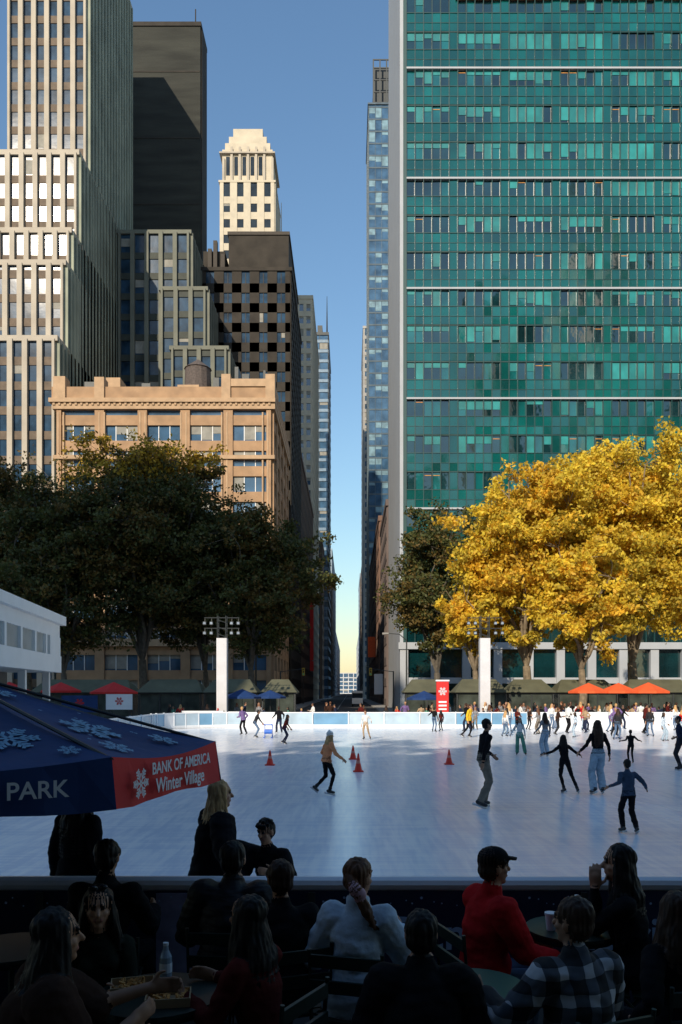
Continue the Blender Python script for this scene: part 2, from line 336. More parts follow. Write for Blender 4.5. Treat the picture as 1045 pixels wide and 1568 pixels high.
# ------------------------------------------------ TREES
bark=M('plane_bark',(.10,.085,.065),.9,.35,3,.02,8)
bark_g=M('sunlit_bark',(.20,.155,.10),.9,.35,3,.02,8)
def leafm(n,c,t=.35): return M(n,c,.65,.35,.8,trans=t)
G=[leafm('gold_leaf',(.84,.58,.05),.42),leafm('amber_leaf',(.74,.46,.035),.42),leafm('olive_gold_leaf',(.50,.38,.035),.42)]
D=[leafm('green_leaf',(.085,.095,.022)),leafm('brown_leaf',(.16,.105,.022)),leafm('dark_leaf',(.055,.066,.017))]
lit_leaf=leafm('sunlit_top_leaf',(.50,.33,.03))  # yellow crown tops: sunlight put into the leaf colour
def tree(name,loc,H,rx,ry,z0,tr,mats,ncl,nl,seed,bk,topm=None,lean=(0,0),ls=(.13,.25),flat=.6,sp=1.):
    r=np.random.RandomState(seed); b=MB(); L0=V(loc); zc=(z0+H)/2; rz=(H-z0)/2
    fork=L0+V((lean[0]*.3,lean[1]*.3,z0*.75+1))
    b.tube([L0+V((0,0,-.2)),L0+V((0,0,.6)),L0.lerp(fork,.5)+V((.15,0,0)),fork],[tr*1.5,tr*1.05,tr*.9,tr*.75],0,10)
    nodes=[]
    for i in range(9):
        a=i*2*math.pi/9+r.rand()*.5; el=r.uniform(.35,1.3) if i else 1.5
        tip=L0+V((lean[0],lean[1],0))+V((math.cos(a)*math.cos(el)*rx*.85,math.sin(a)*math.cos(el)*ry*.85,zc+math.sin(el)*rz*.75-rz*.15))
        pts=[fork]; 
        for k in range(1,7):
            t=k/6; p=fork.lerp(tip,t); p.z+=math.sin(t*math.pi)*rz*.12; p+=V(r.normal(0,.25,3).tolist()); pts.append(p)
        b.tube(pts,[tr*.5*(1-.82*k/6) for k in range(7)],0,6); nodes+=[(p,tr*.5*(1-.82*k/6)) for k,p in enumerate(pts)][1:]
    C=[]
    while len(C)<ncl:
        q=r.normal(size=3); q/=np.linalg.norm(q); q*=r.rand()**.42*(.84+.20*math.sin(q[0]*5+seed)*math.cos(q[2]*4+q[1]*3))
        if q[2]<-.8: continue
        C.append(np.array([loc[0]+lean[0]+q[0]*rx,loc[1]+lean[1]+q[1]*ry,zc+q[2]*rz]))
    vs=[];ms=[]
    for c in C:
        cv=V(c.tolist()); nd=min(nodes,key=lambda t:(t[0]-cv).length_squared+ (8 if t[0].z>cv.z+1 else 0))
        mid=nd[0].lerp(cv,.5)+V(r.normal(0,.3,3).tolist())
        b.tube([nd[0],mid,cv],[min(.09,nd[1]),.05,.02],0,4,False)
        n=int(nl*r.uniform(.4,1.5)); rc=r.uniform(.7,1.5)*rx/8.5*sp
        ns=7; subs=[c+r.normal(0,1,3)*np.array([rc*.85,rc*.85,rc*.55]) for _ in range(ns)]
        for e in subs[:3]: b.tube([mid.lerp(cv,.6),V(e.tolist())],[.03,.012],0,3,False)
        sel=r.randint(0,ns,n); p=r.normal(size=(n,3)); p/=np.linalg.norm(p,axis=1)[:,None]; p*=(r.rand(n,1)**.5)*rc*.8; p[:,2]*=flat
        p+=np.array(subs)[sel]+r.normal(0,.15,(n,3))
        a=r.normal(size=(n,3)); a/=np.linalg.norm(a,axis=1)[:,None]; w=r.normal(size=(n,3)); w=np.cross(a,w); w/=np.linalg.norm(w,axis=1)[:,None]
        sz=r.uniform(ls[0],ls[1],(n,1))
        q=np.stack([p-a*sz,p+w*sz*.6,p+a*sz,p-w*sz*.6],1); vs.append(q)
        base=r.choice([0,1,2],p=[.5,.32,.18])
        mm=np.where(r.rand(n)<.6,base,r.choice(3,n))
        if topm is not None and (c[2]>loc[2]+H*topm[0] and r.rand()<topm[1]): mm=np.where(r.rand(n)<.75,3,1)
        ms.append(mm)
    vs=np.concatenate(vs).reshape(-1,3); ms=np.concatenate(ms); nb=len(b.v); nq=len(vs)//4
    b.m=[0]*len(b.f)
    b.v+= vs.tolist(); fq=(np.arange(nq*4).reshape(-1,4)+nb).tolist(); b.f+=[tuple(x) for x in fq]; b.m+=(ms+1).tolist()
    return b.build(name,[bk]+list(mats)+([lit_leaf] if topm else []))
tree('plane_tree',(-21.3,84,-.1),30.3,10.3,7,6.5,.5,D,240,400,1,bark,topm=(.80,.75))
tree('plane_tree',(-34,86,-.1),28,9.8,7,6,.5,D,180,360,2,bark)
tree('plane_tree',(-10.,83,-.1),22.5,7.6,6,5,.42,D,130,350,3,bark)
tree('plane_tree',(-28,80,-.1),24,8,5,4.5,.35,D,120,330,4,bark)
tree('plane_tree',(-15.5,88,-.1),26,7.4,5,5,.35,D,140,330,14,bark)
tree('plane_tree',(10.,93,-.1),24.5,7.2,6,5,.45,D,125,330,5,bark)
GL=dict(ls=(.12,.23))
tree('golden_plane_tree',(15.,69,-.1),23.,6.9,6.5,5.,.42,G,150,560,6,bark_g,**GL)
tree('golden_plane_tree',(24.6,71,-.1),26.5,8.2,7.5,5.5,.5,G,200,540,7,bark_g,**GL)
tree('golden_plane_tree',(18.8,66,-.1),17.5,5,5,4.5,.35,G,80,520,8,bark_g,**GL)
tree('golden_plane_tree',(33,69,-.1),27,7,7,5.5,.5,G,110,480,9,bark_g,**GL)
tree('golden_plane_tree',(10.8,70,-.1),14.5,3.6,4,4.5,.3,G,50,500,12,bark_g,**GL)
# unseen trees added behind the camera to darken the terrace and dapple the ice
for i,(x,y) in enumerate(((-4,-5),(6,-5),(-14,-4),(16,-4))): tree('unseen_shade_tree',(x,y,0),16,7.5,5.3,7.5,.4,D,120,330,10+i*5,bark,ls=(.2,.36))
for i,x in enumerate((-31,-20,-10,1,12)): tree('unseen_shade_tree',(x,-16,0),31+((i*7)%4),6.5,4,14,.5,D,60,90,20+i,bark,ls=(.25,.45))
# ------------------------------------------------ FIGURES
class Fig:
    def __init__(s): s.v=[];s.f=[];s.mv=[]
    def _rings(s,rings,p0,p1,m,n):
        b=len(s.v); s.v.append(p0)
        for r in rings: s.v+=r
        s.v.append(p1); e=len(s.v)-1
        for k in range(n): s.f.append((b,b+1+(k+1)%n,b+1+k))
        for i in range(len(rings)-1):
            for k in range(n):
                q=(k+1)%n; o=b+1+i*n; s.f.append((o+k,o+q,o+n+q,o+n+k))
        o=b+1+(len(rings)-1)*n
        for k in range(n): s.f.append((o+k,o+(k+1)%n,e))
        s.mv+=[m]*(len(s.v)-b)
    def cap(s,a,c,ra,rc,m,n=14,flat=None):
        a=V(a);c=V(c);d=c-a; Ln=d.length
        if Ln<1e-5: d=V((0,0,1)); Ln=1e-5
        d=d.normalized(); x=d.cross(V((0,0,1)) if abs(d.z)<.9 else V((1,0,0))).normalized(); y=d.cross(x)
        cs=[(math.cos(2*math.pi*k/n),math.sin(2*math.pi*k/n)) for k in range(n)]
        st=[]
        for t in (60,30): t=math.radians(t); st.append((-ra*math.sin(t),ra*math.cos(t)))
        K=max(1,int(Ln/.03))
        for k in range(K+1): st.append((Ln*k/K,ra+(rc-ra)*k/K))
        for t in (30,60): t=math.radians(t); st.append((Ln+rc*math.sin(t),rc*math.cos(t)))
        def fl(p):
            if flat is None: return p
            N_,f=flat; return p-N_*((p-a).dot(N_)*(1-f))
        rings=[[fl(a+d*h+x*(r*cx)+y*(r*sy)) for cx,sy in cs] for h,r in st]
        s._rings(rings,fl(a-d*ra),fl(c+d*rc),m,n)
    def ell(s,c,r,m,Rm=None,n=None):
        c=V(c); Rm=Rm or Matrix.Identity(3); rings=[]; n=n or (26 if max(r)>.05 else 12); K=17 if max(r)>.05 else 8
        for i in range(1,K):
            t=math.pi*i/K; rings.append([c+Rm@V((r[0]*math.sin(t)*math.cos(2*math.pi*k/n),r[1]*math.sin(t)*math.sin(2*math.pi*k/n),-r[2]*math.cos(t))) for k in range(n)])
        s._rings(rings,c+Rm@V((0,0,-r[2])),c+Rm@V((0,0,r[2])),m,n)
    def loft(s,st,lat,fwd,m,n=26):
        rings=[]; S=[]
        for i in range(len(st)-1):
            for k in range(4):
                t=k/4; S.append((st[i][0].lerp(st[i+1][0],t),st[i][1]*(1-t)+st[i+1][1]*t,st[i][2]*(1-t)+st[i+1][2]*t))
        S.append(st[-1])
        for c,a,b_ in S: rings.append([c+lat*(a*math.cos(2*math.pi*k/n))+fwd*(b_*math.sin(2*math.pi*k/n)) for k in range(n)])
        s._rings(rings,S[0][0],S[-1][0],m,n)
def ik(a,t,l1,l2,pole):
    a=V(a);t=V(t);d=t-a;D_=d.length
    if D_>(l1+l2)*.995: d=d*((l1+l2)*.995/D_); D_=d.length; t=a+d
    u=d.normalized(); x=(l1*l1-l2*l2+D_*D_)/(2*D_); h=math.sqrt(max(0,l1*l1-x*x))
    p=V(pole); p=(p-u*p.dot(u)).normalized(); return a+u*x+p*h,t
def person(name,loc,yaw=0,H=1.75,sit=False,lean=.05,fem=False,skin=0,top=0,bot=0,shoe=0,hair=0,style='short',bulk=0.,LH=None,RH=None,LF=None,RF=None,hy=0,hp=0,vox=.012,skate=False,hat=None,hatm=None,hem=.08,wide=0.,twist=0,sl=0.,short=False,Lp=None,Rp=None,shades=False):
    f=Fig(); mats=[]; bulk*=.6
    def mi(m):
        if m not in mats: mats.append(m)
        return mats.index(m)
    sk=mi(skin);tp=mi(top);bt=mi(bot);sh=mi(shoe);hr=mi(hair)
    X=V((1,0,0));Yv=V((0,1,0));Z=V((0,0,1))
    sko=.06 if skate else 0
    pel=V((0,0,.56 if sit else .93+sko)); 
    if not sit and lean>.25: pel.z-=.05; pel.y-=.06
    T=V((sl,math.sin(lean),math.cos(lean))).normalized(); Rt=Matrix.Rotation(twist,3,T)
    fw=Rt@(Yv-T*Yv.dot(T)).normalized(); lat=fw.cross(T).normalized()
    B=bulk; hw=.150 if fem else .145
    sw=.150 if fem else .178
    f.loft([(pel-Z*.10,hw*.7,.09),(pel-Z*.05,hw+.01,.115+wide*.3),(pel+Z*.03,hw+.01,.12),(pel+T*.10,hw-.02,.10)],X,Yv,bt)
    cw=.125 if fem else .148
    f.loft([(pel-T*hem,hw+.015+B,.12+B),(pel+T*.02,hw+.008+B,.12+B),(pel+T*.14,cw-.008+B*.9,.102+B*.9),(pel+T*.27,cw+.008+B*.8,.112+B),(pel+T*.37,cw+.02+B*.6,.108+B*.8),(pel+T*.44,cw-.005+B*.4,.09+B*.6),(pel+T*.485,.088+B*.3,.07+B*.4),(pel+T*.515,.056+B*.4,.058+B*.4)],lat,fw,tp)
    if fem: 
        for sx in (-1,1): f.ell(pel+T*.34+lat*(sx*.066)+fw*.075,(.055,.048,.055),tp)
    nb_=pel+T*.50
    Hd=(nb_+T*.04+Z*.13+fw*.025)
    RH_=Rt@(Matrix.Rotation(hy,3,'Z')@Matrix.Rotation(-hp,3,'X'))
    f.cap(nb_-T*.02,Hd-Z*.06,.052,.048,sk)
    def h(x,y,z): return Hd+RH_@V((x,y,z))
    f.ell(h(0,-.008,.025),(.070,.088,.086),sk,RH_); f.ell(h(0,.02,-.035),(.055,.063,.076),sk,RH_); f.ell(h(0,.055,-.092),(.026,.024,.022),sk,RH_)
    f.cap(h(0,.078,.012),h(0,.100,-.022),.009,.015,sk)
    for sx in (-1,1):
        f.ell(h(sx*.072,-.008,-.005),(.012,.02,.032),sk,RH_); f.ell(h(sx*.030,.076,.012),(.013,.008,.008),mi(M_eye),RH_); f.cap(h(sx*.018,.083,.032),h(sx*.045,.074,.033),.006,.005,hr,6)
        f.ell(h(sx*.036,.053,-.025),(.022,.02,.02),sk,RH_)
    f.cap(h(-.02,.077,-.058),h(.02,.077,-.058),.008,.008,mi(M_lip),8)
    rr_=random.Random(int(loc[0]*100+loc[1]*37))
    if hat!='beanie': 
        f.ell(h(0,-.022,.040),(.083,.094,.088),hr,RH_)
        f.ell(h(0,-.045,-.012),(.076,.064,.072),hr,RH_)
    if style=='short': 
        for sx in (-1,1): f.ell(h(sx*.066,.01,.03),(.016,.03,.035),hr,RH_)
    if style in('long','vlong'):
        Ld=.32 if style=='long' else .44
        c0=h(0,-.035,.0); bk=-fw
        f.loft([(c0,.080,.060),(c0+bk*.03-Z*.10,.088,.055),(c0+bk*.045-Z*.2,.092,.045),(c0+bk*.045-Z*(Ld*.8),.080,.035),(c0+bk*.04-Z*Ld,.05,.02)],lat,fw,hr)
        for i in range(17):
            a=-1.95+3.9*i/16; x=math.sin(a)*.082; y=-math.cos(a)*.082-.01
            p0=h(x*.8,y*.8,.05); p1=h(x*1.05,y*1.05,-.06); 
            p2=p1+V((x*.35,-.02+ (0.02 if abs(a)>1.2 else -.025),-.14)); p3=p2+V((rr_.uniform(-.02,.02)+x*.15,rr_.uniform(-.02,.01),-(Ld-.14)*rr_.uniform(.75,1.1)))
            f.cap(p0,p1,.022,.024,hr,8); f.cap(p1,p2,.024,.022,hr,8); f.cap(p2,p3,.022,.007,hr,8)
    if style=='pony':
        p0=h(0,-.10,.02); p1=p0+V((.05,-.05,-.06)); p2=p1+V((.07,-.0,-.13)); f.cap(p0,p1,.028,.034,hr); f.cap(p1,p2,.034,.032,hr); f.cap(p2,p2+V((.05,0,-.09)),.030,.008,hr)
        f.cap(p1+V((-.0,0,.0)),p1+V((.025,0,-.025)),.042,.042,mi(M_pink))
        for i in range(8): a=-1.2+i*.34; f.cap(h(math.sin(a)*.08,-.02,.06),h(math.sin(a)*.03,-.11,.0),.014,.012,hr,8)
    if style=='mop':
        for i in range(40):
            a=rr_.uniform(0,6.28); q=rr_.uniform(0,1); f.ell(h(math.cos(a)*.075*q,math.sin(a)*.085*q-.018,.045+.085*math.sqrt(max(0,1-q*q*.8))),(.017,.017,.014),hr,RH_)
        for i in range(7): f.ell(h(-.05+i*.0167,.072,.072+rr_.uniform(-.008,.006)),(.014,.014,.02),hr,RH_)
    if hat=='cap':
        hm=mi(hatm); f.ell(h(0,-.012,.058),(.090,.102,.074),hm,RH_); 
        for sx in (-.05,-.025,0,.025,.05): f.cap(h(sx,.07,.058),h(sx*.8,.155-abs(sx)*.5,.045),.011,.009,hm,8)
    if hat=='beanie': hm=mi(hatm); f.ell(h(0,-.015,.05),(.090,.104,.086),hm,RH_); f.ell(h(0,-.03,.14),(.03,.03,.03),hm,RH_)
    if shades:
        g=mi(M_shade)
        for sx in (-1,1): f.ell(h(sx*.030,.030,.124),(.027,.016,.014),g,RH_)
    f.cap(nb_-T*.03,nb_+T*.012,.062+B*.5,.058+B*.5,tp)
    for sg,Tg,Pl in ((-1,LH,Lp),(1,RH,Rp)):
        S=pel+T*.43+lat*(sg*sw)
        if Tg is None: Tg=(sg*.25,.06,(.62 if sit else .84+sko))
        E,Wr=ik(S,Tg,.285,.255,Pl or (sg*.35,-.6,-.5))
        f.cap(S,E,.056+B,.043+B*.8,tp); f.cap(pel+T*.41+lat*(sg*sw*.5),S,.068+B*.6,.056+B,tp)
        fd=(Wr-E).normalized(); 
        if short: f.cap(S.lerp(E,.7),E,.042,.040,sk); f.cap(E,Wr,.040,.027,sk)
        else: f.cap(E,E.lerp(Wr,.93),.042+B*.8,.033+B*.6,tp)
        f.cap(E.lerp(Wr,.9),Wr+fd*.015,.026,.025,sk)
        hd=(fd+V((0,0,-.15))).normalized(); wd=hd.cross(X*sg).normalized()  if abs(hd.x)<.8 else hd.cross(Z).normalized()
        wd=(wd-hd*wd.dot(hd)).normalized(); pn=hd.cross(wd).normalized()
        if pn.x*sg>0: pn=-pn
        fr=max(.0092,vox*.75)
        f.cap(Wr+hd*.03,Wr+hd*.068,.037,.040,sk,12,(pn,.42))
        for k,(o_,l) in enumerate(((-.031,.060),(-.010,.075),(.011,.080),(.031,.070))):
            p0=Wr+hd*.085+wd*o_; d1=(hd+pn*.25).normalized(); p1=p0+d1*l*.5; d2=(hd+pn*.9).normalized(); p2=p1+d2*l*.5
            f.cap(p0-hd*.02,p1,fr,fr*.95,sk,8); f.cap(p1,p2,fr*.95,fr*.8,sk,8)
        p0=Wr+hd*.03+wd*.03; p1=p0+(hd*.6+wd*.8).normalized()*.04; p2=p1+(hd+wd*.25+pn*.3).normalized()*.032
        f.cap(p0,p1,fr*1.25,fr*1.1,sk,8); f.cap(p1,p2,fr*1.1,fr*.9,sk,8)
    blades=[]
    for sg,Tg in ((-1,LF),(1,RF)):
        S=pel+V((sg*.085,0,-.03)); 
        if Tg is None: Tg=(sg*.13,.42,.09) if sit else (sg*.11,0,.09+sko)
        K,A=ik(S,Tg,.44,.425,(sg*.12,1,.55) if sit else (sg*.05,1,0))
        w_=wide
        f.cap(S,K,.084+w_*.3,.056+w_,bt); f.cap(K,K.lerp(A,.3),.055+w_,.054+w_*1.2,bt); f.cap(K.lerp(A,.3),A-(A-K).normalized()*.02,.054+w_*1.2,.040+w_*1.5,bt)
        sd=(K-A).normalized(); ft=(Yv-sd*Yv.dot(sd)*.8).normalized() if not sit else Yv
        ft=(ft+V((sg*.2,0,0))).normalized()
        if skate: f.cap(A+sd*.07,A-sd*.02,.050,.048,sh)
        f.cap(A-sd*.035-ft*.05,A-sd*.045+ft*.14,.042,.034,sh); 
        if skate: blades.append((A-sd*.125,ft,sd))
    me=bpy.data.meshes.new('src'); me.from_pydata([tuple(p) for p in f.v],[],f.f); o=link(bpy.data.objects.new('src',me))
    m=o.modifiers.new('r','REMESH'); m.mode='VOXEL'; m.voxel_size=vox
    m2=o.modifiers.new('s','SMOOTH'); m2.factor=.5; m2.iterations=2
    dg=bpy.context.evaluated_depsgraph_get(); ev=o.evaluated_get(dg); nm_=bpy.data.meshes.new_from_object(ev); bpy.data.objects.remove(o)
    bv=BVHTree.FromPolygons([v.co[:] for v in nm_.vertices],[tuple(p.vertices) for p in nm_.polygons])
    keep=[i for i,p in enumerate(f.v) if (bv.find_nearest(p,vox*1.3)[0] is not None)]
    kd=kdtree.KDTree(len(keep))
    for i in keep: kd.insert(f.v[i],i)
    kd.balance(); idx=[f.mv[kd.find(p.center)[1]] for p in nm_.polygons]
    ff=[tuple(p.vertices) for p in nm_.polygons]
    vv=[v.co.copy() for v in nm_.vertices]
    if vox<.014:
        kind=[0]*len(vv)
        for p,i in zip(ff,idx):
            q=1 if i in(tp,bt) else 2 if i==hr else 0
            for k in p: kind[k]=q
        off=V((loc[0]*7,loc[1]*3,0))
        for i,v in enumerate(nm_.vertices):
            if kind[i]==1:
                p=vv[i]+off; vv[i]=vv[i]+v.normal*(noise.noise(V((p.x*7,p.y*7,p.z*12)))*.013+noise.noise(V((p.x*16,p.y*16,p.z*26)))*.006)
            elif kind[i]==2:
                p=vv[i]+off; vv[i]=vv[i]+v.normal*(noise.noise(V((p.x*55,p.y*55,p.z*9)))*.009+noise.noise(p*14)*.006)
    vv=[tuple(v) for v in vv]
    for c,ft,sd in blades:
        l=ft.cross(sd).normalized(); bl=mi(M_blade); q=len(vv)
        for dz in (0,.05):
            for a_,b_ in ((-.13,-.004),(.19,-.004),(.19,.004),(-.13,.004)): vv.append(tuple(c+ft*a_+l*b_+sd*dz))
        ff+=[(q,q+3,q+2,q+1),(q+4,q+5,q+6,q+7),(q,q+1,q+5,q+4),(q+1,q+2,q+6,q+5),(q+2,q+3,q+7,q+6),(q+3,q,q+4,q+7)]; idx+=[bl]*6
    s_=H/1.75; out=bpy.data.meshes.new(name); out.from_pydata([(a*s_,c*s_,d*s_) for a,c,d in vv],[],ff)
    for mt in mats: out.materials.append(mt)
    out.polygons.foreach_set('material_index',idx); out.polygons.foreach_set('use_smooth',[True]*len(ff)); out.update()
    o=link(bpy.data.objects.new(name,out)); o.location=loc; o.rotation_euler=(0,0,math.radians(yaw)); return o
M_eye=M('eye',(.02,.015,.01),.3); M_lip=M('lip',(.35,.13,.10),.5); M_pink=M('scrunchie',(.45,.25,.28),.8); M_shade=M('sunglass_lens',(.01,.01,.012),.1); M_blade=M('blade_steel',(.6,.6,.62),.3,metal=.9)
skA=M('skin_light',(.50,.27,.17),.55,.06,8,spec=.3); skB=M('skin_tan',(.36,.19,.115),.55,.06,8,spec=.3); skC=M('skin_brown',(.20,.11,.07),.55,.06,8,spec=.3)
def hairm(n,c): return M(n,c,.55,.5,40,.004,60,stretch=(1,1,.12),spec=.22)
hBk=hairm('hair_black',(.010,.008,.007)); hBr=hairm('hair_brown',(.04,.02,.012)); hBl=hairm('hair_blonde',(.50,.30,.13)); hAu=hairm('hair_auburn',(.12,.052,.025))
cBk=cloth('black_cloth',(.009,.009,.011)); cCh=cloth('charcoal_cloth',(.026,.027,.031)); cNv=cloth('navy_cloth',(.018,.025,.055)); cRd=cloth('red_jacket_cloth',(.46,.012,.014)); cMr=cloth('maroon_cloth',(.09,.013,.011)); cDn=cloth('light_denim',(.52,.61,.70)); cJn=cloth('blue_denim',(.10,.16,.26)); cPj=cloth('pale_jeans',(.36,.46,.55)); cKh=cloth('khaki_cloth',(.20,.17,.135)); cWh=cloth('white_cloth',(.72,.72,.70)); cYe=cloth('yellow_cloth',(.75,.45,.03)); cOr=cloth('coral_cloth',(.75,.30,.14)); cGr=cloth('green_cloth',(.10,.28,.20)); cGy=cloth('grey_cloth',(.22,.22,.23)); cBl=cloth('slate_cloth',(.05,.075,.12)); cPu=cloth('purple_cloth',(.18,.12,.28)); cTn=cloth('tan_cloth',(.40,.28,.17)); cBn=cloth('brown_cloth',(.04,.02,.014)); cOl=cloth('olive_cloth',(.02,.023,.016)); sBk=M('black_leather',(.015,.015,.016),.4)
cQl=M('quilted_black',(.012,.012,.015),.6,.2,6,.03,14,stretch=(.15,.15,1),spec=.25)
# plaid
pl=bpy.data.materials.new('plaid_flannel'); pl.use_nodes=True; N=pl.node_tree.nodes; L=pl.node_tree.links
tc=N.new('ShaderNodeTexCoord'); sp=N.new('ShaderNodeSeparateXYZ'); 
nw=N.new('ShaderNodeTexNoise'); nw.inputs['Scale'].default_value=6; L.new(tc.outputs['Object'],nw.inputs[0]); mxv=N.new('ShaderNodeVectorMath'); mxv.operation='MULTIPLY_ADD'; mxv.inputs[1].default_value=(.05,.05,.05); L.new(nw.outputs['Color'],mxv.inputs[0]); L.new(tc.outputs['Object'],mxv.inputs[2]); L.new(mxv.outputs[0],sp.inputs[0])
def band(out,freq,th):
    a=N.new('ShaderNodeMath');a.operation='MULTIPLY';a.inputs[1].default_value=freq;L.new(out,a.inputs[0])
    c=N.new('ShaderNodeMath');c.operation='FRACT';L.new(a.outputs[0],c.inputs[0])
    d=N.new('ShaderNodeMath');d.operation='LESS_THAN';d.inputs[1].default_value=th;L.new(c.outputs[0],d.inputs[0]);return d.outputs[0]
ad=N.new('ShaderNodeMath');L.new(band(sp.outputs[0],8,.42),ad.inputs[0]);L.new(band(sp.outputs[2],8,.42),ad.inputs[1])
cr=N.new('ShaderNodeValToRGB');cr.color_ramp.interpolation='CONSTANT';e=cr.color_ramp.elements
e[0].color=(.012,.013,.016,1);e[1].position=.4;e[1].color=(.08,.09,.11,1);q=e.new(.8);q.color=(.50,.51,.54,1)
hf=N.new('ShaderNodeMath');hf.operation='MULTIPLY';hf.inputs[1].default_value=.5;L.new(ad.outputs[0],hf.inputs[0]);L.new(hf.outputs[0],cr.inputs[0]);L.new(cr.outputs[0],N['Principled BSDF'].inputs[0]);N['Principled BSDF'].inputs['Roughness'].default_value=.9
# --- skaters
sk=dict(skate=True,shoe=sBk)
person('skater_child',(-.54,19.4,0),-60,1.50,lean=.18,fem=True,skin=skA,top=cOr,bot=cBk,hair=hBl,style='long',hat='beanie',hatm=cWh,bulk=.02,RH=(.38,.30,1.02),LH=(-.28,.2,1.0),RF=(.10,.05,.15),LF=(-.10,-.28,.24),**sk)
person('skater_man',(2.84,17.3,0),-75,1.86,lean=.12,skin=skB,top=cBk,bot=cKh,hair=hBk,LH=(-.30,.34,1.02),RH=(.26,-.12,.92),LF=(-.10,.06,.15),RF=(.10,-.10,.15),wide=.022,hem=.05,**sk)
person('skater_girl',(5.2,19.7,0),10,1.40,lean=.15,fem=True,skin=skA,top=cBk,bot=cBk,hair=hBk,style='long',LH=(-.62,.05,1.20),RH=(.55,.10,1.15),LF=(-.02,.0,.15),RF=(.30,-.25,.15),**sk)
person('skater_woman',(5.95,19.5,0),5,1.75,lean=.05,fem=True,skin=skA,top=cBk,bot=cPj,hair=hBr,style='vlong',LH=(-.42,.10,1.02),RH=(.30,.05,.92),wide=.035,hem=.0,**sk)
person('skater_boy',(4.83,14.1,0),10,1.27,lean=.12,skin=skB,top=cBl,bot=cBk,hair=hBk,LH=(-.50,.0,1.14),RH=(.48,.05,1.08),LF=(-.10,.08,.15),RF=(.16,-.08,.15),bulk=.015,wide=.015,**sk)
person('skater_child',(9.6,27.8,0),0,1.15,lean=.1,skin=skB,top=cBk,bot=cBk,hair=hBk,LH=(-.5,0,1.2),RH=(.5,0,1.2),vox=.016,**sk)
person('skater_woman',(7.5,31.2,0),20,1.64,fem=True,skin=skA,top=cGy,bot=cPj,hair=hBr,style='long',LH=(-.4,.1,1.0),vox=.016,wide=.03,**sk)
person('skater_girl',(6.6,31.6,0),170,1.45,fem=True,skin=skA,top=cWh,bot=cGr,hair=hBr,style='long',RH=(.4,.2,1.0),LF=(-.25,.1,.15),vox=.016,wide=.03,**sk)
person('skater_woman',(6.4,43.7,0),-120,1.78,lean=.15,skin=skA,top=cYe,bot=cBk,hair=hBr,bulk=.03,vox=.02,RF=(.15,-.3,.2),**sk)
person('skater_child',(.85,42,0),160,1.48,lean=.1,skin=skA,top=cWh,bot=cTn,hair=hBr,vox=.02,LH=(-.4,.1,1.1),LF=(-.25,-.1,.15),**sk)
person('skater_woman',(-3.0,38.3,0),-100,1.45,lean=.35,fem=True,skin=skB,top=cMr,bot=cNv,hair=hBk,style='long',vox=.02,RH=(.3,.4,.9),LF=(-.2,-.2,.15),**sk)
person('skater_man',(-5.0,43.7,0),-80,1.55,lean=.4,skin=skB,top=cCh,bot=cJn,hair=hBk,vox=.02,LH=(-.2,.45,.8),RH=(.2,.45,.8),**sk)
person('skater_man',(10.35,25.5,0),80,1.68,lean=.1,skin=skB,top=cNv,bot=cCh,hair=hBk,vox=.016,LH=(-.3,.2,1.1),**sk)
person('skater_man',(5.2,50,0),-30,1.5,skin=skA,top=cBk,bot=cJn,hair=hBr,vox=.02,LH=(-.45,0,1.2),**sk)
person('skater_girl',(5.75,51,0),30,1.3,skin=skA,top=cMr,bot=cCh,hair=hBk,style='long',vox=.02,**sk)
b=MB()
for sx in (-.2,.2): b.tube([(sx,-.3,.05),(sx,.3,.05),(sx,.25,.7),(sx,-.1,.75)],.03,0,8)
b.tube([(-.2,.25,.7),(.2,.25,.7)],.03,0,8); b.tube([(-.2,.0,.35),(.2,.0,.35)],.12,0,8)
b.build('skating_aid',[M('aid_blue',(.03,.15,.6),.4)],loc=(-4.3,43.3,0))
# --- crowd variants
tops=[cBk,cWh,cRd,cNv,cGy,cTn,cCh,cPu,cDn,cBn,cGr,cBk,cWh,cMr]; bots=[cJn,cBk,cPj,cCh,cKh,cNv]
var=[]
for i in range(14):
    fm=i%2==0; var.append(person('spectator',(0,0,-50),0,1.72,lean=.04+.06*(i%4),fem=fm,skin=[skA,skB,skC][i%3],top=tops[i],bot=bots[i%6],shoe=sBk,hair=[hBk,hBr,hBl,hBk,hAu][i%5],style='long' if fm else 'short',bulk=.01*(i%4),vox=.024,
      LH=[None,(-.2,.3,1.05),(-.4,.1,1.0)][i%3],RH=[None,(.15,.35,1.15),None,(.35,.15,1.0)][i%4],LF=(-.14,.14*(i%3-1),.09),RF=(.12,-.16*(i%2),.1),wide=.01*(i%3)))
vm=[o.data for o in var]
for o in var: bpy.data.objects.remove(o)
def spec(nm,x,y,z=0):
    o=link(bpy.data.objects.new(nm,R.choice(vm))); o.location=(x,y,z); o.rotation_euler=(0,0,R.uniform(0,6.28)); s=R.uniform(.78,1.06); o.scale=(s,s,s)
for x,y in ((8.6,45),(13.8,42),(15.7,40.8),(12.,47),(13,48.5),(14.2,49),(9.8,50),(10.6,51.5),(16,50),(17.4,48),(18.6,51),(20,49),(19,44),(11.6,52.6),(15.2,53),(8.2,53),(21,52.5),(14.8,45.5),(9.2,47.5),(17.9,53.6),(-6.1,47),(-4.2,49),(16.6,45),(12.2,44.),(10.9,47),(14.9,51.5),(19.5,53.5),(13.4,54),(17,51.8),(7.4,51)): spec('skater',x,y,.02)
for i in range(130): spec('spectator',R.uniform(-14,26) if i<55 else R.uniform(8,26),R.uniform(57.2,61.5),-.02)
